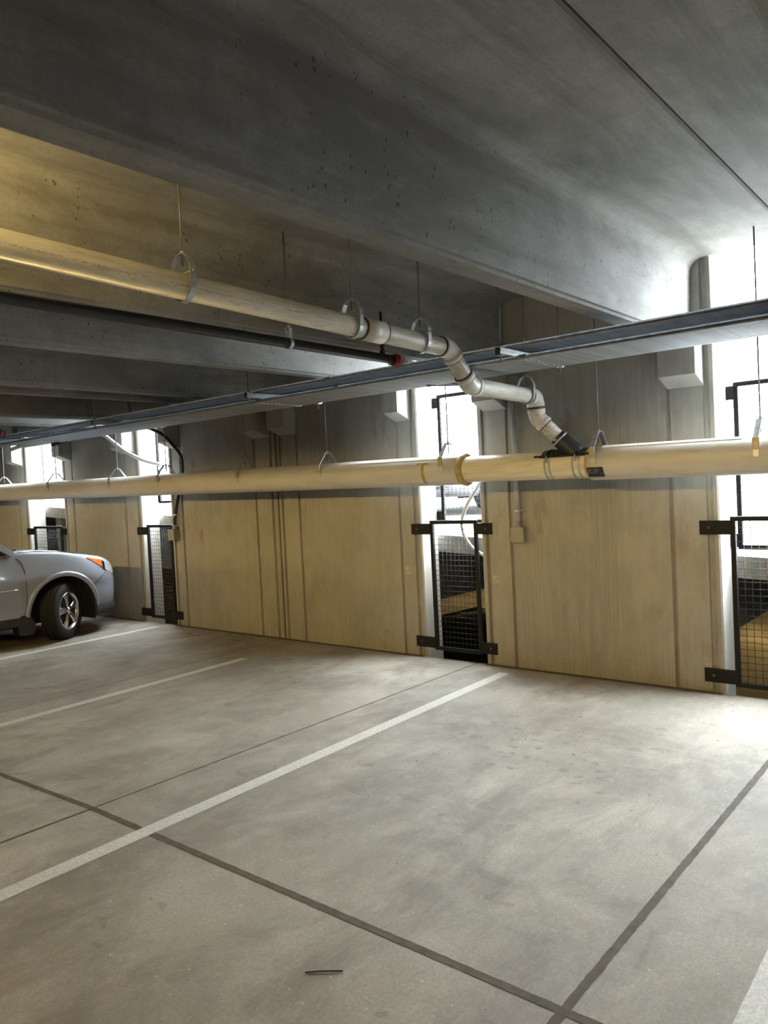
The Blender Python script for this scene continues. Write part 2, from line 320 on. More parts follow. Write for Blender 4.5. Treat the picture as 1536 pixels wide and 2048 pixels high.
def arc(c, u, v, r, a0, a1, n):
    c, u, v = Vector(c), Vector(u), Vector(v)
    return [c + r * (math.cos(a0 + (a1 - a0) * i / n) * u + math.sin(a0 + (a1 - a0) * i / n) * v) for i in range(n + 1)]
def bend(pts, r, n=6):
    # round the corners of a polyline
    pts = [Vector(p) for p in pts]; out = [pts[0]]
    for i in range(1, len(pts) - 1):
        a = (pts[i - 1] - pts[i]); b = (pts[i + 1] - pts[i]); la, lb = a.length, b.length; a.normalize(); b.normalize()
        ang = a.angle(b)
        if ang > PI - .02: out.append(pts[i]); continue
        d = min(r / math.tan(ang / 2), la * .48, lb * .48)
        p0, p1 = pts[i] + a * d, pts[i] + b * d
        for k in range(n + 1):
            t = k / n; out.append((1 - t) ** 2 * p0 + 2 * t * (1 - t) * pts[i] + t * t * p1)
    out.append(pts[-1]); return out
# ---------------------------------------------------------------- heights
def zslab(y): return 3.20 + .0055 * y
def zstem(y): return 2.612 + .0055 * y
def zdeck(x): return 1.15 - .058 * (x + 4.3)     # the neighbouring ramp rises to the left
# ================================================================ SETTING
fl = MB(); fl.box((-26, -12, -.22), (13, D - .006, 0)); floor = struct(fl.build('floor', 'floor'))
# sealed joints sunk in the slab, with slightly ragged edges
def seal(a, b, w, amp=.006, mat='sealant', name='joint_sealant', z=.0015, parent=floor):
    a, b = Vector((*a, 0)), Vector((*b, 0)); d = (b - a); n = max(6, int(d.length / .025)); d.normalize(); q = Vector((-d.y, d.x, 0)); vs = []; fs = []
    for i in range(n + 1):
        c = a.lerp(b, i / n)
        for sgn in (-1, 1): vs.append(c + q * sgn * (w / 2 + random.uniform(-amp, amp) * .28) + Vector((0, 0, z)))
    for i in range(n): fs.append((2 * i, 2 * i + 2, 2 * i + 3, 2 * i + 1))
    m = MB(); m.add(vs, fs); return m.build(name, mat, parent)
seal((-1.106, 2.10), (-1.075, D - .02), .034, z=.0013); seal((-1.106, 2.10), (-1.16, -6), .034, z=.0011)
seal((-20, 1.75), (-4.80, 2.062), .028); seal((-4.80, 2.062), (-3.87, 2.103), .032); seal((-3.87, 2.103), (8, 2.09), .036, z=.0017)
seal((-3.871, 2.10), (-3.832, D - .03), .016, .004, z=.0012); seal((-3.871, 2.10), (-3.96, -6), .022, .005, z=.0010)
seal((-6.31, 2.03), (-6.41, D - .03), .012, .005, z=.0012); seal((-7.70, 2.0), (-8.53, D - .03), .007, .004, z=.0012)
for x0, x1 in ((-26, -12.36), (-11.18, -9.15), (-8.45, -4.44), (-3.73, -1.68), (-.54, 8)):
    seal((x0, D - .035), (x1, D - .035), .06, .014, 'silt', 'wall_base_silt', .003)
# painted stall lines (2.6 m stalls)
def stripe(a, b, w, label):
    t = seal(a, b, w, .003, 'paint', 'parking_stripe', .002, None)
    tag(t, label, 'parking line', 'painted stall lines')
stripe((-3.31, -1.2), (-3.425, 5.70), .10, 'worn white stall line running under the bare cream pipe end to the middle mesh gate')
stripe((-5.885, .4), (-6.03, 5.0), .09, 'faded stall line across the middle of the empty bay, second from the car')
stripe((-8.40, 0), (-8.62, 5.72), .10, 'white stall line on the floor right beside the silver car')
stripe((-.60, -.8), (-.635, 4.9), .11, 'bright white stall line in the lower right corner of the floor')
# wall panels: plan profile with grooves, extruded upwards
def panel(x0, x1, gl, gr, name='wall_back', ztop=4.45, corbL=True, corbR=True):
    # gl / gr : x of the inner groove of the left / right edge strip
    def groove(x, w, d): return [(x - w / 2, D), (x - w / 2 + .004, D + d), (x + w / 2 - .004, D + d), (x + w / 2, D)]
    pr = [(x0, D + .012), (x0 + .012, D)]
    if gl is not None: pr += groove(x0 + .065, .040, .028) + groove(gl, .034, .024)
    if gr is not None: pr += groove(gr, .034, .024) + groove(x1 - .065, .050, .026)
    pr += [(x1 - .012, D), (x1, D + .012), (x1, D + .27), (x0, D + .27)]
    o = struct(MB().prism(pr, 'z', -4.2, ztop).build(name, 'wall'))
    for on, g, e, sg in ((corbL, gl, x0, 1), (corbR, gr, x1, -1)):
        if not on or g is None: continue
        a, b = sorted((g - sg * .0, e + sg * .078))
        y0 = D - .19
        c = MB(); c.prism([(D + .005, 2.297), (D + .005, zstem(D) - .012), (y0, zstem(D) - .012), (y0, 2.372)], 'x', a, b)
        c.build('corbel', 'strip', o)
        s = MB(); s.box((a + .03, y0 + .02, zstem(D) - .0125), (b - .03, D - .03, zstem(D) - .0035)); s.build('bearing_pad', 'rubber', o)
    return o
panel(-26, -12.34, None, -12.66, corbL=False)
panel(-11.20, -9.14, -10.91, -9.52); panel(-8.47, -6.44, -8.215, -6.79); panel(-6.415, -4.42, -6.08, -4.675)
panel(-3.742, -1.672, -3.43, -2.02); panel(-.55, 13, -.24, None, corbR=False)
# joint filler between the two middle panels
struct(MB().box((-6.44, D + .016, -.2), (-6.415, D + .2, 4.4)).build('trim_1', 'sealant'))
# double-tee roof units
STEM = [(-12.66, -12.51), (-11.05, -10.90), (-9.45, -9.30), (-8.53, -8.38), (-6.75, -6.60), (-6.27, -6.12), (-4.69, -4.55), (-3.61, -3.47), (-1.99, -1.84), (-.41, -.26), (1.3, 1.45), (2.7, 2.85), (4.4, 4.55), (-14.4, -14.25), (-15.6, -15.45), (-17.3, -17.15), (-18.6, -18.45), (-20.3, -20.15)]
JOINT = [-26, -20.8, -17.9, -15.0, -11.77, -8.80, -6.43, -4.08, -1.11, .55, 3.6, 13]
def tee(x0, x1):
    st = sorted(s for s in STEM if x0 < s[0] < x1); Y0, Y1 = -12, D - .012
    def prof(y):
        zs, zb = zslab(y), zstem(y); pts = [(x0 + .004, zs + .012), (x0 + .014, zs)]
        for a, b in st:
            tp = .022; r = .10
            pts += [(a - tp - r, zs)] + [(a - tp - r + r * math.sin(t), zs - r + r * math.cos(t)) for t in [PI / 2 * k / 7 for k in range(1, 8)]]
            pts += [(a - .003, zb + .022), (a + .010, zb + .016), (a + .016, zb), (b - .016, zb), (b - .010, zb + .016), (b + .003, zb + .022)]
            pts += [(b + tp + r - r * math.cos(t), zs - r + r * math.sin(t)) for t in [PI / 2 * k / 7 for k in range(0, 7)]] + [(b + tp + r, zs)]
        pts += [(x1 - .014, zs), (x1 - .004, zs + .012), (x1 - .004, zs + .13), (x0 + .004, zs + .13)]
        return pts
    rings = [[(px, y, pz) for px, pz in prof(y)] for y in (Y0, Y1)]
    o = struct(MB().loft(rings, True, True, False).build('ceiling', 'tee'))
    return o
for a, b in zip(JOINT[:-1], JOINT[1:]): tee(a, b)
struct(MB().box((-26, -12, 3.345), (13, D, 3.42)).build('ceiling', 'tee'))            # topping slab above the joints
# the sides and rear of this level (behind the camera)
struct(MB().box((-26, -12.3, -.2), (13, -12, 4.4)).build('wall_rear', 'wall'))
struct(MB().box((-26.3, -12.3, -4.2), (-26, 30, 4.4)).build('wall_left', 'wall'))
struct(MB().box((13, -12.3, -4.2), (13.3, D + .27, 4.4)).build('wall_right', 'wall'))
# neighbouring ramp: upper deck, open to the sky, and the lower deck under it
def slab_x(y0, y1, top, th, xa=-26, xb=13):
    return MB().loft([[(xa, y0, top(xa)), (xa, y1, top(xa)), (xa, y1, top(xa) - th), (xa, y0, top(xa) - th)], [(xb, y0, top(xb)), (xb, y1, top(xb)), (xb, y1, top(xb) - th), (xb, y0, top(xb) - th)]], True, True, False)
deck = struct(slab_x(6.26, 24, zdeck, .17).build('floor', 'deck'))
def dstem(a, b):
    zt = lambda x: zdeck(x) - .165
    return [[(a, y, zt(a)), (b, y, zt(b)), (b - .02, y, zt(b) - .62), (a + .02, y, zt(a) - .62)] for y in (6.42, 24)]
for k in range(18):
    xx = -1.91 - .17 + (k - 12) * 1.48
    struct(MB().loft(dstem(xx, xx + .17), True, True, False).build('ceiling', 'tee'))
struct(slab_x(6.205, 24, lambda x: zdeck(x) - 3.36, .2).build('floor', 'floor'))
struct(slab_x(23.8, 24.1, lambda x: zdeck(x) + .95, 4.6).build('wall_far', 'wall'))
struct(MB().box((13, D + .28, -4.2), (13.3, 24, .0)).build('wall_right', 'wall'))
struct(MB().box((-90, -60, -4.6), (60, 130, -4.4)).build('floor', 'deck'))            # ground outside
# ================================================================ MESH GATES IN THE SLOTS
def gate(x0, x1, z0, z1, y, front, label, group, bx=None):
    t = thing('mesh_guard_panel', ((x0 + x1) / 2, y, z0), label, 'guard panel', group); w = .035
    f = MB()
    f.bbox((x0, y - w / 2, z0), (x0 + w, y + w / 2, z1)); f.bbox((x1 - w, y - w / 2, z0), (x1, y + w / 2, z1))
    f.bbox((x0 + w, y - w / 2, z1 - w), (x1 - w, y + w / 2, z1)); f.bbox((x0 + w, y - w / 2, z0), (x1 - w, y + w / 2, z0 + w))
    f.build('frame', 'black', t)
    g = MB(); sp = .051; r = .0022
    nx = int((x1 - x0 - 2 * w) / sp); nz = int((z1 - z0 - 2 * w) / sp)
    for i in range(1, nx + 1):
        x = x0 + w + (x1 - x0 - 2 * w) * i / (nx + 1); g.tube([(x, y, z0 + w), (x, y, z1 - w)], r, 6)
    for i in range(1, nz + 1):
        z = z0 + w + (z1 - z0 - 2 * w) * i / (nz + 1); g.tube([(x0 + w, y - .004, z), (x1 - w, y - .004, z)], r, 6)
    g.build('wire_mesh', 'wire', t)
    for (a, b) in ((x0 - .215, x0 + .012), (x1 - .012, x1 + .165)):
        for zc in (z0 + .07, z1 - .08):
            if front: ya, yb = D - .012, D - .001
            else: ya, yb = D + .271, D + .282
            p = MB(); p.box((a, ya, zc - .052), (b, yb, zc + .052))
            yc = (y - w / 2, y + w / 2); xa = x0 + .001 if a < x0 else x1 - .012
            if front and yb < y - w / 2: p.box((xa, yb - .002, zc - .05), (xa + .011, y - w / 2 + .004, zc + .05))
            pl = p.build('bracket_plate', 'black', t)
            bx_ = a + .065 if a < x0 else b - .065
            s = -1 if front else 1; yf = ya if front else yb
            MB().lathe((bx_, yf, zc), (0, s, 0), [(-.001, .011), (.002, .011), (.002, .006), (.007, .006), (.007, .001)], 8, False).build('bolt', 'boltm', pl)
    return t
GY = D + .012
gate(-4.32, -3.79, .075, 1.32, GY, True, 'black mesh guard at the foot of the middle slot, left of the grey square box', 'lower slot guards')
gate(-1.60, -.62, .060, 1.32, GY, True, 'black mesh guard at the foot of the wide slot at the right edge', 'lower slot guards')
gate(-9.04, -8.49, .060, 1.315, GY, True, 'black mesh guard at the foot of the slot right of the car bumper', 'lower slot guards')
gate(-12.21, -11.33, .060, 1.315, GY, True, 'black mesh guard panel showing above the bonnet of the silver car', 'lower slot guards')
FY = D + .30
gate(-4.375, -3.79, 1.275, 2.545, FY, False, 'black mesh guard high in the middle slot behind the cream pipe', 'upper slot guards')
gate(-1.625, -.60, 1.05, 2.325, FY, False, 'black mesh guard panel high on the far side of the wide right slot', 'upper slot guards')
gate(-9.15, -8.50, 1.595, 2.86, FY, False, 'black mesh guard high in the slot behind the curved white tube', 'upper slot guards')
gate(-12.43, -11.33, 1.75, 3.0, FY, False, 'black mesh guard panel high in the far left slot over the car bonnet', 'upper slot guards')
# ================================================================ MAIN DRAIN PIPE
PY = 5.45
def zmain(x): return 1.735 - .0118 * (x + .2)
mp_ = thing('drain_pipe', (-6, PY, zmain(-6)), 'large cream drain pipe in white insulation hung along the whole wall', 'pipe')
MB().tube([(-22, PY, zmain(-22)), (-3.60, PY, zmain(-3.6)), (4, PY, zmain(4))], .1095, 32).build('pipe_run', 'pvcc', mp_)
def jac(a, b, r=.127):
    pts = [(a + (b - a) * i / 24, PY, zmain(a + (b - a) * i / 24)) for i in range(25)]
    return MB().tube(pts, r, 40).build('insulation', 'jacket', mp_)
def halfsleeve(x0, x1, r, a0, a1, n=14):
    rings = []
    for x in (x0, x1): rings.append([(x, PY - r * math.cos(a), zmain(x) + r * math.sin(a)) for a in [a0 + (a1 - a0) * k / n for k in range(n + 1)]])
    vs = [q for rr in rings for q in rr]; n1 = n + 1
    outer = [(x, PY - (r - .004) * math.cos(a), zmain(x) + (r - .004) * math.sin(a)) for x in (x0, x1) for a in [a0 + (a1 - a0) * k / n for k in range(n1)]]
    m = MB(); fs = [(i, i + 1, n1 + i + 1, n1 + i) for i in range(n)]
    m.add(vs, fs, True); m.add(outer, [tuple(reversed(f)) for f in fs], True)
    for e in (0, n): m.add([vs[e], vs[n1 + e], outer[n1 + e], outer[e]], [(0, 1, 2, 3)])
    return m
jl = jac(-22, -3.545); jr = jac(-2.425, 4)
MB().lathe((-3.56, PY, zmain(-3.56)), (1, 0, -.0118), [(-.03, .1285), (-.012, .137), (.004, .139), (.018, .132), (.022, .112)], 40).build('adhesive_collar', 'glue', jl)
MB().lathe((-2.425, PY, zmain(-2.425)), (1, 0, -.0118), [(-.022, .111), (-.02, .119), (.001, .128)], 40).build('adhesive_collar', 'glue', jr)
# long tape flap over the top of the jacket, and wrap seams
halfsleeve(-4.95, -3.575, .1292, math.radians(48), math.radians(150)).build('lap_tape', 'tape', jl)
halfsleeve(-2.33, -1.36, .1292, math.radians(58), math.radians(150)).build('lap_tape', 'tape', jr)
for x in (-3.93,): halfsleeve(x - .016, x + .016, .1288, math.radians(-55), math.radians(35)).build('adhesive_mark', 'glue', jl); halfsleeve(x - .07, x + .055, .1289, math.radians(27), math.radians(36)).build('adhesive_mark', 'glue', jl)
for x in (-6.25, -6.20, -5.0, -4.93, -4.88, -4.80, -4.70, -9.95, -8.4):
    halfsleeve(x - .003, x + .003, .1284, math.radians(-70), math.radians(110), 20).build('wrap_seam', 'jacket', jl)
for x in (-2.07, -1.98): halfsleeve(x - .003, x + .003, .1296, math.radians(-50), math.radians(110), 20).build('wrap_seam', 'jacket', jr)
# black label with pale letters on the right jacket
lb = halfsleeve(-2.425, -2.30, .1291, math.radians(-52), math.radians(-14)).build('label_patch', 'ink', jr)
def wrapped_text(txt, x, size, ang0, r, mat, parent, shear=.2):
    cu = bpy.data.curves.new('t', 'FONT'); cu.body = txt; cu.size = size; cu.shear = shear; cu.resolution_u = 2
    to = bpy.data.objects.new('t', cu); COL.objects.link(to); dg = bpy.context.evaluated_depsgraph_get(); dg.update()
    me = to.evaluated_get(dg).to_mesh(); m = MB()
    vs = []
    for v in me.vertices:
        a = ang0 + v.co.y / r; px = x + v.co.x
        vs.append((px, PY - r * math.cos(a), zmain(px) + r * math.sin(a)))
    m.add(vs, [tuple(p.vertices) for p in me.polygons])
    bpy.data.objects.remove(to, do_unlink=True); bpy.data.curves.remove(cu)
    o = m.build('lettering', mat, None)
    import bmesh
    bm = bmesh.new(); bm.from_mesh(o.data)
    for zc_ in [r * math.sin(ang0 + k * .012 / r) for k in range(-2, 8)]:
        bmesh.ops.bisect_plane(bm, geom=bm.verts[:] + bm.edges[:] + bm.faces[:], plane_co=(0, 0, zmain(x) + zc_), plane_no=(0, 0, 1))
    for v_ in bm.verts:
        dy, dz = v_.co.y - PY, v_.co.z - zmain(v_.co.x); q_ = r / math.hypot(dy, dz); v_.co.y = PY + dy * q_; v_.co.z = zmain(v_.co.x) + dz * q_
        v_.co -= LOC[parent.name]
    bm.to_mesh(o.data); bm.free(); o.parent = parent
    return o
wrapped_text('KIP', -2.425, .062, math.radians(-37), .1297, 'inkw', lb); wrapped_text('IPL', -2.335, .022, math.radians(-42), .1297, 'inkw', lb)
# clevis hangers carrying the main pipe
def main_hanger(x, label, rod_to=None):
    z = zmain(x); t = thing('clevis_hanger', (x, PY, z), label, 'pipe hanger', 'hangers of the large drain pipe')
    s = .128; top = .235
    MB().ribbon([(x, PY - s, z - .01), (x, PY - s, z + .115), (x, PY - .03, z + top), (x, PY + .03, z + top), (x, PY + s, z + .115), (x, PY + s, z - .01)], (1, 0, 0), .036, .005).build('yoke', 'zinc', t)
    MB().ribbon(arc((x, PY, z), (0, -1, 0), (0, 0, -1), .1195, math.radians(-28), math.radians(208), 20), (1, 0, 0), .034, .005).build('strap', 'brass', t)
    MB().tube([(x, PY - s - .014, z + .075), (x, PY + s + .014, z + .075)], .006, 8).build('cross_bolt', 'zinc', t)
    b = MB(); b.box((x - .021, PY - s - .010, z + .035), (x + .021, PY - s - .002, z + .112)); b.build('side_plate', 'brass', t)
    MB().tube([(x, PY, z + .15), (x, PY, zslab(PY))], .0055, 8).build('rod', 'rod', t)
    n = MB()
    for dz in (top + .004, top - .014): n.lathe((x, PY, z + dz), (0, 0, 1), [(0, .002), (0, .011), (.010, .011), (.010, .002)], 6, False)
    n.build('nut', 'zinc', t)
for x, lbl in ((-1.262, 'pipe hanger at the right end of the insulated pipe, in the bright wide slot'), (-2.375, 'pipe hanger yoke just right of the black rubber branch saddle'), (-3.735, 'pipe hanger yoke in front of the bright middle slot'),
               (-5.17, 'pipe hanger yoke on the wall right of the double wall joint'), (-6.385, 'pipe hanger yoke standing right at the double wall joint'), (-7.83, 'pipe hanger yoke beside the dark flexible conduit'), (-8.89, 'pale pipe hanger yoke under the curved white tube'),
               (-10.47, 'dark pipe hanger yoke in the far left slot with the tall facade behind'), (-12.08, 'pipe hanger yoke at the left edge of the picture')):
    main_hanger(x, lbl)
# ================================================================ RUBBER SADDLE BRANCH ON THE BARE PIPE
zc = zmain(-2.62)
sd = thing('branch_saddle', (-2.62, PY, zc), 'black rubber branch saddle strapped on top of the bare cream pipe', 'pipe saddle')
sm = MB(); rings = []
for x in (-2.82, -2.805, -2.455, -2.44):
    r = .121 if x in (-2.805, -2.455) else .112
    rings.append([(x, PY - r * math.cos(a), zc + r * math.sin(a)) for a in [math.radians(32 + 116 * k / 16) for k in range(17)]] + [(x, PY - .1095 * math.cos(a), zc + .1095 * math.sin(a)) for a in [math.radians(148 - 116 * k / 16) for k in range(17)]])
sm.loft(rings, True, True, True); sm.build('saddle_sheet', 'rubber', sd)
B0 = Vector((-2.535, PY, zc + .05)); BD = (Vector((-2.80, 5.305, 2.135)) - B0).normalized(); B1 = B0 + BD * .225
MB().lathe(B0, BD, [(0, .085), (.06, .080), (.10, .070), (.225, .067), (.232, .062), (.232, .058)], 28).build('branch_sleeve', 'rubber', sd)
MB().lathe(B0 + BD * .196, BD, [(0, .0665), (0, .0705), (.013, .0705), (.013, .0665)], 28).build('worm_clamp', 'zinc', sd)
MB().box((B1.x - .0, B1.y - .078, B1.z - .032), (B1.x + .022, B1.y - .064, B1.z - .018)).build('clamp_screw', 'zinc', sd)
for x in (-2.775, -2.735, -2.545, -2.495):
    MB().ribbon(arc((x, PY, zc), (0, -1, 0), (0, 0, 1), .1115 if x in (-9,) else .1125, math.radians(32), math.radians(-212), 72), (1, 0, 0), .014, .0025).build('band', 'zinc', sd)
for x in (-2.755, -2.52):
    MB().ribbon(arc((x, PY, zc), (0, -1, 0), (0, 0, 1), .1245, math.radians(30), math.radians(150), 14), (1, 0, 0), .020, .004).build('clamp_bar', 'black', sd)
    for sg in (-1, 1): MB().tube([(x, PY + sg * .112, zc + .075), (x, PY + sg * .112, zc + .02)], .007, 8).build('clamp_screw', 'zinc', sd)
for sg in (-1, 1): MB().tube([(-2.86, PY + sg * .108, zc + .072), (-2.39, PY + sg * .108, zc + .072)], .007, 8).build('clamp_bar', 'black', sd)
# ================================================================ WHITE BRANCH PIPE FROM THE CEILING
WX = -2.8
zw = lambda y: 2.579 - .022 * (y - 2.12)
wp = thing('branch_pipe', (WX, 3, 2.58), 'white branch pipe hung under the ceiling that steps down into the large drain pipe', 'pipe')
Bend1, Bend2 = Vector((WX, 4.137, zw(4.137))), Vector((WX, 4.374, 2.311))
Bend3, Bend4 = Vector((WX, 5.285, 2.292)), Vector((WX, 5.305, 2.135))
tip = B0 + BD * .15
path = [Vector((WX, -11, zw(-11))), Bend1, Bend2, Bend3, Bend4, tip]
MB().tube(bend(path, .10, 8), .057, 28).build('pipe_run', 'pvcw', wp)
def elbow(c, a, b, la=.085, lb=.085):
    c = Vector(c); da, db = (Vector(a) - c).normalized(), (Vector(b) - c).normalized()
    pts = bend([c + da * la, c, c + db * lb], .10, 8)
    e = MB().tube(pts, .0625, 28).build('elbow', 'fit', wp)
    for d, l in ((da, la), (db, lb)):
        MB().lathe(c + d * (l - .034), d, [(0, .0625), (.002, .0665), (.034, .0668), (.036, .058)], 28).build('socket', 'fit', e)
        MB().lathe(c + d * (l + .001), d, [(0, .0575), (0, .0645), (.006, .0640), (.007, .0575)], 28).build('primer_ring', 'darkring' if d.z < .5 else 'purple', e)
elbow(Bend1, path[0], Bend2); elbow(Bend2, Bend1, Bend3, .095, .080); elbow(Bend3, Bend2, Bend4, .10, .075); elbow(Bend4, Bend3, tip, .065, .085)
MB().lathe((WX, 3.285, zw(3.285)), (0, 1, -.022), [(0, .057), (0, .0645), (.175, .0645), (.175, .057)], 28).build('coupling', 'fit', wp)
for y in (3.28, 3.463): MB().lathe((WX, y, zw(y)), (0, 1, -.022), [(-.006, .0575), (-.006, .0632), (.010, .0632), (.010, .0575)], 28).build('primer_ring', 'darkring' if y < 3.4 else 'purple', wp)
def branch_hanger(y, label, pz=None):
    z = zw(y) if pz is None else pz; t = thing('clevis_hanger', (WX, y, z), label, 'pipe hanger', 'hangers of the white branch pipe'); s = .064
    MB().ribbon([(WX - s - .004, y, z - .005), (WX - s - .004, y, z + .075), (WX - .045, y, z + .125), (WX - .02, y, z + .142), (WX + .02, y, z + .142), (WX + .045, y, z + .125), (WX + s + .004, y, z + .075), (WX + s + .004, y, z - .005)], (0, 1, 0), .030, .004).build('yoke', 'zinc', t)
    MB().ribbon(arc((WX, y, z), (1, 0, 0), (0, 0, -1), .0675, math.radians(-50), math.radians(230), 24), (0, 1, 0), .028, .003).build('strap', 'zinc', t)
    MB().tube([(WX - s - .016, y, z + .058), (WX + s + .018, y, z + .058)], .005, 8).build('cross_bolt', 'zinc', t)
    MB().tube([(WX, y, z + .09), (WX, y, zslab(y))], .005, 8).build('rod', 'rod', t)
    MB().lathe((WX, y, z + .146), (0, 0, 1), [(0, .002), (0, .010), (.009, .010), (.009, .002)], 6, False).build('nut', 'zinc', t)
branch_hanger(2.095, 'pipe hanger on the white branch pipe nearest the left of the picture'); branch_hanger(3.21, 'pipe hanger on the white branch pipe right beside its coupling with purple rings')
branch_hanger(3.845, 'pipe hanger on the white branch pipe just before its first elbow'); branch_hanger(5.15, 'pipe hanger on the lower run of the white branch pipe, above the straight grey conduit', Bend2.z + (Bend3.z - Bend2.z) * (5.15 - Bend2.y) / (Bend3.y - Bend2.y))
# ================================================================ SPRINKLER PIPES
def sprinkler(px, z, yend, label, hang):
    t = thing('sprinkler_pipe', (px, yend, z), label, 'pipe')
    MB().tube([(px, -11, z + .01), (px, yend, z)], .0305, 20).build('pipe_run', 'steelpipe', t)
    c = MB(); c.lathe((px, yend - .02, z), (0, 1, 0), [(-.026, .031), (-.026, .038), (-.016, .044), (.016, .044), (.026, .038), (.026, .031)], 24)
    for sg in (-1, 1): c.box((px + sg * .040, yend - .042, z - .014), (px + sg * .068, yend + .005, z + .016))
    k = c.build('grooved_coupling', 'red', t)
    for sg in (-1, 1): MB().tube([(px + sg * .055, yend - .02, z - .028), (px + sg * .055, yend - .02, z + .030)], .007, 8).build('bolt', 'zinc', k)
    MB().tube([(px, yend, z), (px, yend + .035, z)], .0305, 20).build('pipe_stub', 'steelpipe', t)
    if hang:
        n = MB(); n.lathe((px, yend - .16, z + .026), (0, 0, 1), [(0, .020), (.024, .020), (.024, .014), (.046, .012), (.046, .016), (.07, .016), (.07, .010)], 14); n.tube([(px, yend - .16, z + .09), (px, yend - .16, z + .32)], .009, 10)
        n.build('sprig', 'steelpipe', t)
        for y in hang:
            h = thing('ring_hanger', (px, y, z), 'small galvanised ring hanger holding the black sprinkler pipe', 'pipe hanger')
            MB().ribbon([(px - .018, y, z + .09)] + arc((px, y, z), (0, 0, 1), (-1, 0, 0), .033, math.radians(25), math.radians(335), 24) + [(px + .018, y, z + .09)], (0, 1, 0), .026, .003).build('strap', 'zinc', h)
            MB().box((px - .022, y - .012, z + .05), (px - .018, y + .012, z + .10)).build('swivel_tab', 'zinc', h)
            MB().tube([(px, y, z + .075), (px, y, zslab(y))], .005, 8).build('rod', 'rod', h)
            MB().lathe((px, y, z + .09), (0, 0, 1), [(0, .002), (0, .011), (.02, .011), (.02, .002)], 6, False).build('nut', 'zinc', h)
sprinkler(-3.35, 2.552, 4.30, 'black steel sprinkler pipe ending in a red coupling behind the white branch pipe', [3.25])
sprinkler(-9.52, 2.552, 4.30, 'sprinkler pipe end with red coupling at the far left edge under the roof', None)
# ================================================================ CONDUIT RACK
CY0, CP, CR = 4.405, .0437, .0172
ZU, ZL = 2.5275, 2.4465
STR = [(-9.79, 'strut trapeze at the far left end of the conduit rack near the picture edge'), (-7.36, 'dark strut trapeze under the conduit rack right above the curved white tube'), (-4.93, 'bright strut trapeze under the conduit rack left of the sprinkler coupling'), (-2.50, 'strut trapeze of the conduit rack beside the bend of the white branch pipe')]
def trapeze(x, label):
    t = thing('strut_trapeze', (x, 4.55, 2.44), label, 'support channel', 'trapezes of the conduit rack')
    a, b, y0, y1 = x - .0205, x + .0205, 4.25, 5.15; z0, z1 = ZL + CR + .0005, ZU - CR - .0005
    m = MB()
    for xa, xb in ((a, a + .0025), (b - .0025, b)): m.box((xa, y0, z0), (xb, y1, z1))
    m.box((a, y0, z1 - .0025), (b, y1, z1))
    for xa, xb in ((a, a + .010), (b - .010, b)): m.box((xa, y0, z0), (xb, y1, z0 + .0025))
    for xa, xb in ((a - .0035, a), (b, b + .0035)): m.box((xa, y0, z0 + .024), (xb, y1, z0 + .029))
    m.build('channel', 'strut', t)
    for y in (4.285, 5.115):
        r = MB().tube([(x, y, z0 - .05), (x, y, zslab(y))], .006, 8).build('rod', 'rod', t)
        MB().box((x - .022, y - .02, z0 - .007), (x + .022, y + .02, z0 - .001)).build('washer', 'zinc', r)
for x, l in STR: trapeze(x, l)
def conduit(i, lower):
    y = CY0 + i * CP; z = ZL if lower else ZU
    lab = ('galvanised steel conduit in the lower layer of the rack along the wall' if lower else 'galvanised steel conduit in the upper layer of the rack along the wall')
    t = thing('conduit', (-4, y, z), lab, 'conduit', 'conduits under the rack channels' if lower else 'conduits on top of the rack channels')
    xl = -24
    if i >= 5:       # the outer seven turn up between the roof ribs on the left
        xs = (-9.45 - .08 * i) if lower else (-6.95 - .06 * i); pts = bend([(5, y, z), (xs, y, z), (xs - .12, y, z + .5)], .2, 8)
    else: pts = [(5, y, z), (xl, y, z)]
    MB().tube(pts, CR, 12).build('tube', 'galv', t)
    xs = [-9.15 + .015 * i, -4.95, -4.05, -2.40, -.78] if lower else [-4.12, -.80]
    for x in xs:
        x += random.uniform(-.012, .012); c = MB()
        c.lathe((x, y, z), (1, 0, 0), [(-.028, CR), (-.028, .0205), (-.010, .0212), (-.010, .0192), (.010, .0192), (.010, .0212), (.028, .0205), (.028, CR)], 10, False)
        c.build('compression_coupling', 'zinc', t)
for i in range(12): conduit(i, False)
for i in range(12): conduit(i, True)
# pull box fixed on the wall under the rack, with the straight conduit and box below
pb = thing('pull_box', (-3.33, D, 2.45), 'grey pull box on the wall tucked under the conduit rack above the straight conduit', 'electrical box')
MB().bbox((-3.56, 5.60, 2.452), (-3.22, D - .002, 2.545)).build('body', 'box', pb); MB().bbox((-3.217, 5.61, 2.458), (-3.213, D - .01, 2.54), .001).build('cover', 'box', pb)
MB().tube([(-3.45, 5.66, 2.50), (-3.45, 4.80, 2.43)], .016, 10).build('connector', 'galv', pb); MB().tube([(-3.32, D - .05, 2.452), (-3.32, D - .05, 2.43)], .030, 14).build('connector', 'zinc', pb)
def jbox(xa, xb, z0, z1, d, label):
    t = thing('junction_box', ((xa + xb) / 2, D, z0), label, 'electrical box')
    MB().bbox((xa, D - d, z0), (xb, D - .001, z1)).build('body', 'box', t)
    cv = MB().bbox((xa - .004, D - d - .005, z0 - .004), (xb + .004, D - d, z1 + .004), .002).build('cover', 'box', t)
    for x in (xa + .03, xb - .03):
        for z in (z0 + .014, z1 - .014): MB().lathe((x, D - d - .0045, z), (0, -1, 0), [(0, .005), (.003, .004), (.003, .0005)], 8, False).build('screw', 'zinc', cv)
    return t
j1 = jbox(-3.392, -3.272, 1.128, 1.252, .075, 'grey square junction box at the foot of the straight conduit, right of the middle slot')
cx = -3.335
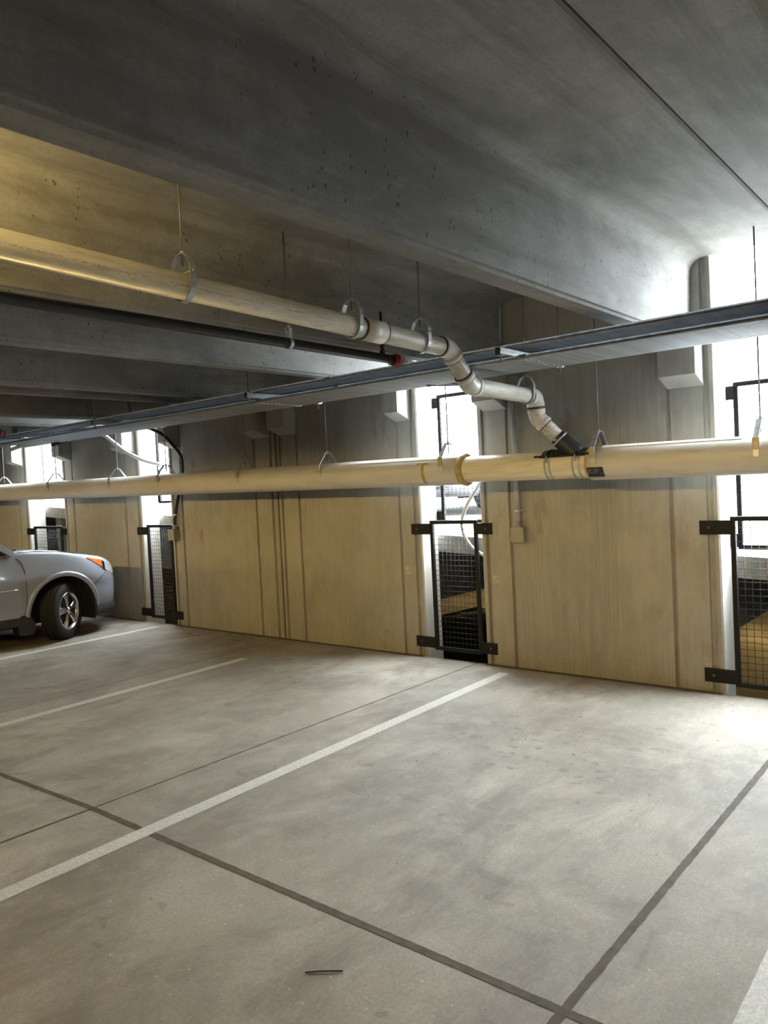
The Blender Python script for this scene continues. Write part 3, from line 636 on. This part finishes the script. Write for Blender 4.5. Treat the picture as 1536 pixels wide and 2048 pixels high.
st = thing('wall_conduit', (cx, D, 1.25), 'straight grey conduit running down the wall into the square junction box', 'conduit')
MB().tube([(cx, D - .04, 1.285), (cx, D - .05, 2.44)], .0235, 18).build('tube', 'hose', st)
MB().lathe((cx, D - .04, 1.2535), (0, 0, 1), [(0, .020), (0, .032), (.014, .032), (.018, .027), (.05, .027), (.05, .0235)], 16).build('connector', 'box', st)
for z in (1.40,):
    k = MB(); k.ribbon([(cx - .055, D - .003, z), (cx - .03, D - .003, z)] + arc((cx, D - .045, z), (-1, 0, 0), (0, -1, 0), .027, 0, PI, 12) + [(cx + .03, D - .003, z), (cx + .055, D - .003, z)], (0, 0, 1), .02, .003); k.build('strap', 'zinc', st)
j2 = jbox(-8.43, -8.30, 1.120, 1.255, .095, 'small grey junction box at the end of the dark flexible conduit near the car')
fd = thing('flexible_conduit', (-8.33, D, 1.255), 'dark flexible conduit curving from the rack down behind the pipe to the small box', 'conduit')
MB().tube(bend([(-9.3, 4.80, 2.40), (-9.0, 5.35, 2.56), (-8.48, 5.66, 2.58), (-8.22, 5.71, 2.46), (-8.13, 5.80, 2.30), (-8.112, D - .045, 2.18), (-8.11, D - .045, 2.02), (-8.17, D - .045, 1.80), (-8.27, D - .045, 1.58), (-8.335, D - .045, 1.38), (-8.345, D - .045, 1.27)], .25, 6), .022, 14).build('tube', 'hosed', fd)
MB().lathe((-8.345, D - .045, 1.2555), (0, 0, 1), [(0, .02), (0, .032), (.016, .032), (.016, .027), (.06, .027), (.06, .022)], 14).build('connector', 'box', fd)
for x, z in ((-8.113, 2.20), (-8.312, 1.44)):
    MB().lathe((x, D - .045, z), (-.06, 0, 1) if z > 2 else (-.25, 0, 1), [(-.012, .0225), (-.012, .0265), (.012, .0265), (.012, .0225)], 14).build('strap', 'zinc', fd)
fw = thing('flexible_tube', (-9.2, 5.6, 2.4), 'white plastic tube curving down from the rack into the slot right of the car', 'conduit')
MB().tube(bend([(-10.2, 4.70, 2.40), (-9.75, 5.2, 2.62), (-9.35, 5.55, 2.56), (-8.95, 5.62, 2.30), (-8.68, 5.70, 2.16), (-8.62, 6.02, 2.09), (-8.75, 6.16, 2.08), (-9.06, 6.195, 2.08)], .22, 8), .024, 14).build('tube', 'hosew', fw)
hs = thing('flexible_hose', (-3.9, 6.0, 1.2), 'grey flexible hose looping through the middle slot behind the mesh guard', 'hose')
MB().tube(bend([(-3.60, 6.24, 2.05), (-3.74, 6.235, 1.90), (-3.785, 6.10, 1.76), (-3.83, 6.04, 1.62), (-3.93, 6.03, 1.49), (-4.0, 6.03, 1.36), (-4.022, 6.03, 1.28), (-4.0, 6.03, 1.17), (-3.92, 6.03, 1.055), (-3.80, 6.10, .955), (-3.74, 6.24, .90), (-3.60, 6.25, .85)], .2, 8), .0165, 12).build('tube', 'hose', hs)
# small plates and screw anchors left in the edge strips
for x, z, l in ((-4.60, .84, 'pale filled patch with screw on the edge strip left of the middle slot'), (-3.60, .79, 'pale double filled patch on the edge strip right of the middle slot')):
    t = thing('wall_patch', (x, D, z), l, 'patch')
    MB().box((x - .045, D - .002, z - .05), (x + .045, D + .001, z + .03)).build('filler', 'strip', t)
    for dx, dz in ((-.02, .012), (.0, -.03)): MB().lathe((x + dx, D - .002, z + dz), (0, -1, 0), [(0, .010), (.004, .008), (.004, .001)], 10, False).build('screw', 'paper', t)
# ================================================================ CARS
def car(xf_loc, rz, paint, label, steer, detail=True, group=None):
    # local frame: x to the car's right, y forward from the front axle, z up
    X = Matrix.Translation(Vector(xf_loc)) @ Matrix.Rotation(rz, 4, 'Z')
    t = thing('car', xf_loc, label, 'car', group); P = lambda: MB(X)
    def wplan(y):
        w = .895
        if y > -.2: w *= max(0, 1 - (min(1, (y + .2) / 1.165)) ** 4.2) ** (1 / 2.3)
        if y < -2.9: w *= max(0, 1 - (min(1, (-2.9 - y) / .86)) ** 4.5) ** (1 / 2.6)
        return w
    def ztop(y):      # hood / belt height on the centre line
        pts = [(-3.76, .86), (-3.6, 1.04), (-3.0, 1.10), (-.62, 1.13), (-.40, 1.135), (0, 1.095), (.35, 1.03), (.55, .985), (.70, .93), (.82, .86), (.92, .76), (.965, .66)]
        for (a, za), (b, zb) in zip(pts, pts[1:]):
            if a <= y <= b:
                u = (y - a) / (b - a); return za + (zb - za) * u
        return pts[0][1] if y < pts[0][0] else pts[-1][1]
    def zcre(y): return ztop(y) - (.055 if y > -.6 else .04)      # shoulder crease
    zb = .335
    ys = [-3.755] + [-3.74 + .04 * k for k in range(12)] + [-3.26 + .03 * k for k in range(141)]
    ys = sorted(set(round(y, 3) for y in ys if y < .94)) + [.945, .955, .961, .9645]
    NS = 22
    def section(y):
        w = max(wplan(y), .004); zc = zcre(y); zt = ztop(y); b = zb + (.0 if y < .5 else .05 * ((y - .5) / .46))
        pts = []
        for k in range(NS + 1):
            u = k / NS; z = b + (zc - b) * u
            prof = 1 - .035 * (1 - min(1, u / .35)) ** 2 - .055 * max(0, (u - .55) / .45) ** 2 + .010 * math.exp(-((u - .62) / .12) ** 2)
            pts.append((w * prof, z))
        w1 = pts[-1][0]
        for q, hz in ((.985, .40), (.955, .66), (.90, .80), (.80, .88), (.62, .94), (.38, .98), (.15, 1.0), (0, 1.0)):
            pts.append((w1 * q, zc + (zt - zc) * hz))
        return pts
    R = .425
    def arch_fix(y, z, cy, cz=.355):
        d = math.hypot(y - cy, z - cz)
        if abs(d - R) < .028 and d > 1e-4: return cy + (y - cy) * R / d, cz + (z - cz) * R / d
        return y, z
    m = P(); n = NS + 1 + 8
    for sg in (1, -1):
        vs = []; fs = []
        for y in ys:
            for j, (x, z) in enumerate(section(y)):
                yy, zz = y, z
                if j <= NS and x > .5:
                    for cy in (0, -2.64): yy, zz = arch_fix(yy, zz, cy)
                vs.append((sg * x, yy, zz))
        for i in range(len(ys) - 1):
            for j in range(n - 1):
                q = [i * n + j, i * n + j + 1, (i + 1) * n + j + 1, (i + 1) * n + j]
                c = sum((Vector(vs[k]) for k in q), Vector()) / 4
                if j < NS and abs(c.x) > .5 and any(math.hypot(c.y - cy, c.z - .355) < R - .004 for cy in (0, -2.64)): continue
                fs.append(q)
        m.add(vs, fs, True)
    body = m.build('body', paint, t)
    # underbody and wheel wells
    u = P()
    u.box((-.80, -3.55, .24), (.80, -3.10, .34)); u.box((-.80, -2.20, .24), (.80, -.44, .36)); u.box((-.62, -3.3, .28), (.62, .55, .60)); u.build('underbody', 'well', t)
    for cy in (0, -2.64):
        for sg in (1, -1):
            k = P(); rr = []
            for x in (.50, .868):
                rr.append([(sg * x, cy + (R - .002) * math.cos(a), .355 + (R - .002) * math.sin(a)) for a in [math.radians(-22 + 224 * q / 24) for q in range(25)]])
            k.loft(rr, False, False, True); k.add(rr[0], [tuple(range(25))]); k.build('wheel_well', 'well', t)
            lip = P(); rr = []
            for rad, out in ((R - .004, -.012), (R, .006), (R + .03, .009), (R + .052, .006), (R + .058, -.012)):
                row = []
                for a in [math.radians(-4 + 188 * q / 30) for q in range(31)]:
                    y, z = cy + rad * math.cos(a), .355 + rad * math.sin(a)
                    uu = min(1, max(0, (z - zb) / max(.1, zcre(y) - zb))); pf = 1 - .035 * (1 - min(1, uu / .35)) ** 2 - .055 * max(0, (uu - .55) / .45) ** 2 + .010 * math.exp(-((uu - .62) / .12) ** 2)
                    row.append((sg * (wplan(y) * pf + out * .8), y, z))
                rr.append(row)
            lip.loft(rr, False, False, True); lip.build('wheel_arch', paint, t)
            # wheel
            ang = steer if cy == 0 else 0; wc = Matrix.Translation((sg * .785, cy, .345)) @ Matrix.Rotation(ang, 4, 'Z')
            wm = lambda: MB(X @ wc)
            tr = wm(); hw = .108
            tr.lathe((0, 0, 0), (sg, 0, 0), [(-.095, .222), (-hw, .25), (-hw + .004, .29), (-.098, .318), (-.088, .335), (-.062, .3425), (-.058, .337), (-.050, .337), (-.046, .3445), (-.006, .3455), (-.003, .339), (.003, .339), (.006, .3455), (.046, .3445), (.050, .337), (.058, .337), (.062, .3425), (.088, .335), (.098, .318), (hw - .004, .29), (hw, .25), (.095, .222)], 56, True, True)
            ty = tr.build('tyre', 'tyre', t)
            rim = wm(); rim.lathe((0, 0, 0), (sg, 0, 0), [(.070, .196), (.088, .207), (.100, .219), (.104, .226), (.100, .232), (.090, .230)], 48, True, True); rim.build('rim_flange', 'alloy', ty)
            bar = wm(); bar.lathe((0, 0, 0), (sg, 0, 0), [(-.09, .215), (.02, .190), (.085, .203)], 40, True, True); bar.lathe((0, 0, 0), (sg, 0, 0), [(-.05, .21), (-.05, .01)], 40, True, True); bar.build('rim_barrel', 'alloyd', ty)
            bd = wm(); bd.lathe((0, 0, 0), (sg, 0, 0), [(-.03, .04), (-.03, .15), (-.012, .15), (-.012, .04)], 32, False, True); bd.build('brake_disc', 'brake', ty)
            sp = wm(); a0 = .5
            for q in range(5):
                a = a0 + 2 * PI * q / 5
                er = Vector((0, math.cos(a), math.sin(a))); et = Vector((0, -math.sin(a), math.cos(a))); ex = Vector((sg, 0, 0)); rg = []
                for rad, hw2, xo, th in ((.030, .034, .092, .03), (.075, .030, .100, .028), (.130, .034, .101, .024), (.175, .046, .096, .02), (.208, .062, .090, .016)):
                    rg.append([er * rad + et * hw2 + ex * (xo - .010), er * rad + et * hw2 * .55 + ex * xo, er * rad - et * hw2 * .55 + ex * xo, er * rad - et * hw2 + ex * (xo - .010), er * rad - et * hw2 * .8 + ex * (xo - th), er * rad + et * hw2 * .8 + ex * (xo - th)])
                sp.loft(rg, True, True, False)
            sp.build('spokes', 'alloy', ty)
            hb = wm(); hb.lathe((0, 0, 0), (sg, 0, 0), [(.06, .055), (.098, .050), (.102, .032), (.108, .028), (.110, .001)], 24); h = hb.build('hub_cap', 'alloy', ty)
            for q in range(5 if detail and cy == 0 and sg == 1 else 0):
                a = a0 + PI / 5 + 2 * PI * q / 5; nu = wm(); nu.lathe((0, .052 * math.cos(a), .052 * math.sin(a)), (sg, 0, 0), [(.07, .010), (.106, .010), (.106, .001)], 6, False); nu.build('wheel_nut', 'well', ty)
    # lower black cladding: sills, front and rear lips
    for sg in (1, -1):
        c = P(); rr = [[(sg * .84, y, .235), (sg * .872, y, .26), (sg * .874, y, .352), (sg * .80, y, .356), (sg * .78, y, .235)] for y in (-2.20, -.44)]
        c.loft(rr, True, True, False); c.build('sill_cladding', 'clad', t)
    for sg in (1, -1):
        MB(X).prism([(-.44, .40), (-.36, .22), (-.40, .135), (-.56, .14), (-.58, .30), (-.50, .44)], 'x', sg * .70, sg * .872).build('mud_flap', 'clad', t)
    f = P(); rr = []
    for zz, off in ((.225, -.05), (.26, -.014), (.315, -.008), (.36, -.03)):
        row = []
        for q in range(41):
            y_ = .40 + .56 * math.sin(PI / 2 * min(1, q / 40)); row.append((max(wplan(min(y_, .9645)) + off * .6, 0), y_ + off * (q / 40), zz))
        rr.append([(x, y, z) for x, y, z in row] + [(-x, y, z) for x, y, z in reversed(row[:-1])])
    f.loft(rr, False, False, True); f.build('front_lip', 'clad', t)
    # front face: grille, intake, plate
    def front(name, x0, x1, z0, z1, mat, out=.008, par=t):
        g = P(); rr = []
        for z in (z0, z1):
            row = []
            for q in range(17):
                x = x0 + (x1 - x0) * q / 16
                lo, hi = .0, .9645
                for _ in range(30):
                    mid = (lo + hi) / 2
                    if wplan(mid) > abs(x): lo = mid
                    else: hi = mid
                row.append((x, lo + out - max(0, z - .66) * .35, z))
            rr.append(row)
        g.loft(rr, False, False, True); return g.build(name, mat, par)
    front('grille', -.46, .46, .62, .76, 'clad'); front('lower_intake', -.56, .56, .36, .50, 'clad', .012); front('grille_bar', -.40, .40, .685, .70, 'chrome', .014); front('number_plate', -.16, .16, .515, .60, 'plate', .016)
    # headlights wrap from the front on to the wings
    for sg in (1, -1):
        def lampface(y0, y1, ztf, zbf, mat, name, out):
            hh = P(); rr = []
            for q in range(9):
                y = y0 + (y1 - y0) * q / 8; a, b = zbf(y), ztf(y); row = []
                for k in range(5):
                    z = a + (b - a) * k / 4; uu = min(1, (z - zb) / (zcre(y) - zb)); pf = 1 - .055 * max(0, (uu - .55) / .45) ** 2 + .01 * math.exp(-((uu - .62) / .12) ** 2)
                    row.append((sg * (wplan(y) * pf + out), y + out * .3, z))
                rr.append(row)
            hh.loft(rr, False, False, True); return hh.build(name, mat, t)
        zt_ = lambda y: zcre(y) - .004 - max(0, y - .5) * .05
        zl_ = lambda y: zcre(y) - .012 - (y - .33) * .40
        lampface(.33, .56, zt_, zl_, 'amber', 'side_marker', .006); lampface(.555, .82, zt_, lambda y: zcre(y) - .115 - (y - .555) * .10, 'lamp', 'headlight', .007)
        lampface(.56, .60, lambda y: zt_(y) - .01, lambda y: zcre(y) - .12, 'chrome', 'headlight_bezel', .0085)
    # greenhouse
    def gh(y, z):     # half width of the cabin at height z
        return .845 - (z - 1.08) * .36
    side = [(-.55, 1.085), (-1.28, 1.615), (-1.75, 1.69), (-2.9, 1.66), (-3.42, 1.58), (-3.66, 1.10)]
    rf = P(); cs = []
    for (y, z) in side: cs.append([(gh(y, z) * s_, y, z + .03 * (1 - abs(s_) ** 2.5) * (1 if z > 1.3 else .35)) for s_ in (-1, -.9, -.6, -.3, 0, .3, .6, .9, 1)])
    rf.loft(cs[1:5], False, False, True)
    rf.build('roof', paint, t)
    ws = P(); ws.loft(cs[0:2], False, False, True); ws.build('windscreen', 'glass', t)
    bw = P(); bw.loft(cs[4:6], False, False, True); bw.build('rear_window', 'glass', t)
    for sg in (1, -1):
        gl = P(); poly = [(-.60, 1.085), (-1.28, 1.585), (-1.75, 1.635), (-2.9, 1.61), (-3.36, 1.53), (-3.60, 1.10)]
        gl.add([(sg * (gh(y, z) - .012), y, z) for y, z in poly], [tuple(range(6))]); gl.build('side_window', 'glass', t)
        pl = P()
        pl.ribbon([(sg * (gh(-.53, 1.10)), -.585, 1.095), (sg * gh(-.9, 1.34), -.965, 1.350), (sg * gh(-1.28, 1.61), -1.31, 1.612), (sg * gh(-1.75, 1.67), -1.75, 1.672), (sg * gh(-2.9, 1.645), -2.9, 1.645), (sg * gh(-3.42, 1.56), -3.42, 1.565), (sg * gh(-3.66, 1.1), -3.66, 1.10)], (sg, 0, .36), .06, .075)
        pl.build('pillar', paint, t)
        bp = P(); bp.ribbon([(sg * gh(0, 1.09), -1.62, 1.09), (sg * gh(0, 1.66), -1.72, 1.645)], (sg, 0, .36), .02, .07); bp.ribbon([(sg * gh(0, 1.09), -2.62, 1.09), (sg * gh(0, 1.64), -2.68, 1.63)], (sg, 0, .36), .02, .08); bp.build('door_pillar', 'clad', t)
        tri = P(); tri.add([(sg * (gh(0, 1.09) + .006), -.57, 1.09), (sg * (gh(0, 1.09) + .006), -.88, 1.09), (sg * (gh(0, 1.26) + .006), -.85, 1.27)], [(0, 1, 2)]); tri.build('quarter_trim', 'clad', t)
        mi = P(); mi.lathe((sg * .98, -.98, 1.145), (0, 1, 0), [(-.06, .03), (-.058, .075), (-.02, .088), (.04, .07), (.065, .02)], 16); mi.build('door_mirror', paint, t)
        ar = P(); ar.tube([(sg * .84, -.96, 1.10), (sg * .95, -.98, 1.13)], .022, 8); ar.build('mirror_arm', 'clad', t)
        # gaps between panels: door edge, bonnet edge, bumper edge
        def sidept(y, z, out=.0012):
            uu = min(1, max(0, (z - zb) / (zcre(y) - zb))); pf = 1 - .035 * (1 - min(1, uu / .35)) ** 2 - .055 * max(0, (uu - .55) / .45) ** 2 + .010 * math.exp(-((uu - .62) / .12) ** 2)
            return (sg * (wplan(y) * pf + out), y, z)
        sm_ = P()
        sm_.tube([sidept(y, z) for y, z in ((-.55, 1.05), (-.50, 1.0), (-.475, .9), (-.465, .75), (-.465, .55), (-.50, .36))], .004, 6)
        sm_.tube([sidept(y, z) for y, z in ((-1.62, 1.08), (-1.60, .8), (-1.60, .36))], .004, 6)
        sm_.tube([sidept(y, z) for y, z in ((.66, .80), (.60, .765), (.52, .71), (.43, .655), (.395, .63))], .0035, 6)
        sm_.build('panel_seam', 'seam', t)
        hd = P()
        hd.tube([(sg * (section(y)[NS + 2][0] + .001), y, section(y)[NS + 2][1] + .001) for y in (-.5, -.3, -.1, .1, .25, .4, .52)], .0035, 6); hd.build('bonnet_seam', 'seam', t)
        ml = P(); ml.ribbon([sidept(y, .665 - .02 * max(0, (y + .7)) , .006) for y in (-2.1, -1.6, -1.1, -.8, -.62, -.55)], (0, 0, 1), .035, .012); ml.build('door_moulding', paint, t)
        mc = P(); mc.tube([sidept(y, .688 - .02 * max(0, y + .7), .012) for y in (-2.1, -1.6, -1.1, -.8, -.62, -.55)], .005, 6); mc.build('moulding_trim', 'chrome', t)
        dh = P(); dh.ribbon([sidept(y, .93, .03) for y in (-1.52, -1.45, -1.35, -1.29)], (0, 0, 1), .03, .018); dh.build('door_handle', paint, t)
        tl = P(); tl.box((sg * .62, -3.735, .86), (sg * .80, -3.60, 1.06)); tl.build('tail_lamp', 'red', t)
    wi = P(); wi.box((-.60, -.50, 1.128), (.60, -.42, 1.140)); wi.build('wiper_cowl', 'clad', t)
    return t
car((-9.815, 4.665, 0), 0, 'silver', 'silver blue estate car parked nose to the wall at the left edge', math.radians(33))
uy = 9.1; ux = -6.35
car((ux, uy, zdeck(ux)), PI, 'whitecar', 'white car on the sunlit ramp seen through the middle slot', 0, False)
lx = -6.3; car((lx, 7.9, zdeck(lx) - 3.36), PI, 'blackcar', 'black car in the dark lower level seen low through the middle slot', 0, False)
# ================================================================ LAMPS, FLOOR ODDMENTS, DISTANT BUILDING
def lamp(x, y, label, grp='ceiling lamps of the aisle', up='upfill'):
    # wide hood with a short skirt; a narrow lens drum under it throws light sideways and down
    z = 2.60; t = thing('ceiling_lamp', (x, y, z), label, 'lamp', grp)
    MB().lathe((x, y, z), (0, 0, 1), [(0, .02), (0, .325), (-.042, .332), (-.042, .340), (.012, .345), (.03, .30), (.05, .16), (.07, .15), (.07, .01)], 36).build('housing', 'hood', t)
    MB().lathe((x, y, z - .0265), (0, 0, 1), [(0, .120), (.026, .120)], 32, True, True).build('lens', 'lens', t)
    MB().lathe((x, y, z - .034), (0, 0, 1), [(0, .01), (0, .136), (.0065, .140), (.0065, .01)], 40).build('added_downlight_block', 'hood', t)  # opaque disc added to hold light off the floor below
    MB().lathe((x, y, z + .0715), (0, 0, 1), [(0, .05), (0, .14), (.010, .135), (.010, .05)], 24).build('added_fill_ring', up, t)  # glowing ring added to brighten the ceiling over the lamp
    MB().tube([(x, y, z + .07), (x, y, zslab(y))], .012, 10).build('stem', 'galv', t)
for x, y in ((-2.50, .55), (-7.7, .55), (-13.1, .55), (3.4, .55), (-10.0, -5.6)):
    lamp(x, y, 'round ceiling lamp hung between the roof ribs out of the picture', up='upfill_flare' if x == -2.50 else 'upfill')  # nearest lamp gets a stronger added ring in place of lens flare
def lowlamp(x, y):
    z = zdeck(x) - .95; t = thing('ceiling_lamp', (x, y, z), 'warm lamp under the neighbouring ramp', 'lamp', 'lamps under the ramp')
    MB().lathe((x, y, z), (0, 0, 1), [(0, .02), (0, .22), (.03, .22), (.05, .08), (.05, .01)], 20).build('housing', 'hood', t)
    MB().lathe((x, y, z - .05), (0, 0, 1), [(0, .01), (0, .10), (.049, .12), (.049, .01)], 20).build('lens', 'lowlens', t)
    MB().tube([(x, y, z + .045), (x, y, zdeck(x) - .18)], .012, 8).build('stem', 'galv', t)
for x in (-17, -10.5, -4.0): lowlamp(x, 19.0)
tw = MB(); tw.tube([(-1.905, 1.767, .004), (-1.87, 1.797, .005), (-1.835, 1.822, .006), (-1.803, 1.848, .004)], .0028, 6); tag(tw.build('twig', 'twig'), 'thin dry twig lying on the bare floor near the bottom of the picture', 'twig')
def crumbs(n, cx_, cy_, sx, sy, s0, s1, mat, name, label):
    m = MB()
    for _ in range(n):
        x, y = cx_ + random.gauss(0, sx), min(cy_ + random.gauss(0, sy), D - .05); s = random.uniform(s0, s1); a = random.uniform(0, PI)
        vs = [(x + s * math.cos(a + k * PI / 2.5) * random.uniform(.6, 1), y + s * math.sin(a + k * PI / 2.5) * random.uniform(.6, 1), .0005) for k in range(5)] + [(x, y, s * .6 + .001)]
        m.add(vs, [(0, 1, 5), (1, 2, 5), (2, 3, 5), (3, 4, 5), (4, 0, 5), (4, 3, 2, 1, 0)])
    tag(m.build(name, mat), label, 'debris', None, 'stuff')
crumbs(160, -1.1, 5.70, .5, .10, .003, .010, 'grit', 'grit', 'pale concrete grit scattered on the floor along the wide right slot')
crumbs(46, -6.9, 5.55, .45, .14, .004, .018, 'bark', 'leaf_litter', 'dark dry leaf litter on the floor by the double wall joint')
crumbs(60, -3.2, 4.7, 1.5, .9, .002, .007, 'bark', 'dirt_specks', 'dark dirt specks on the floor in front of the middle slot')
crumbs(120, -2.6, 2.4, 1.2, .8, .0012, .003, 'grit', 'pale_specks', 'tiny pale specks scattered on the open floor')
bl = thing('distant_building', (-95, 62, -4.4), 'tall pale building with blue windows far behind the left slot', 'building')
MB().box((-150, 62, -4.4), (-60, 74, 34)).build('facade', 'facade', bl); MB().box((-151, 61.5, 34), (-59, 75, 35)).build('parapet', 'strip', bl)
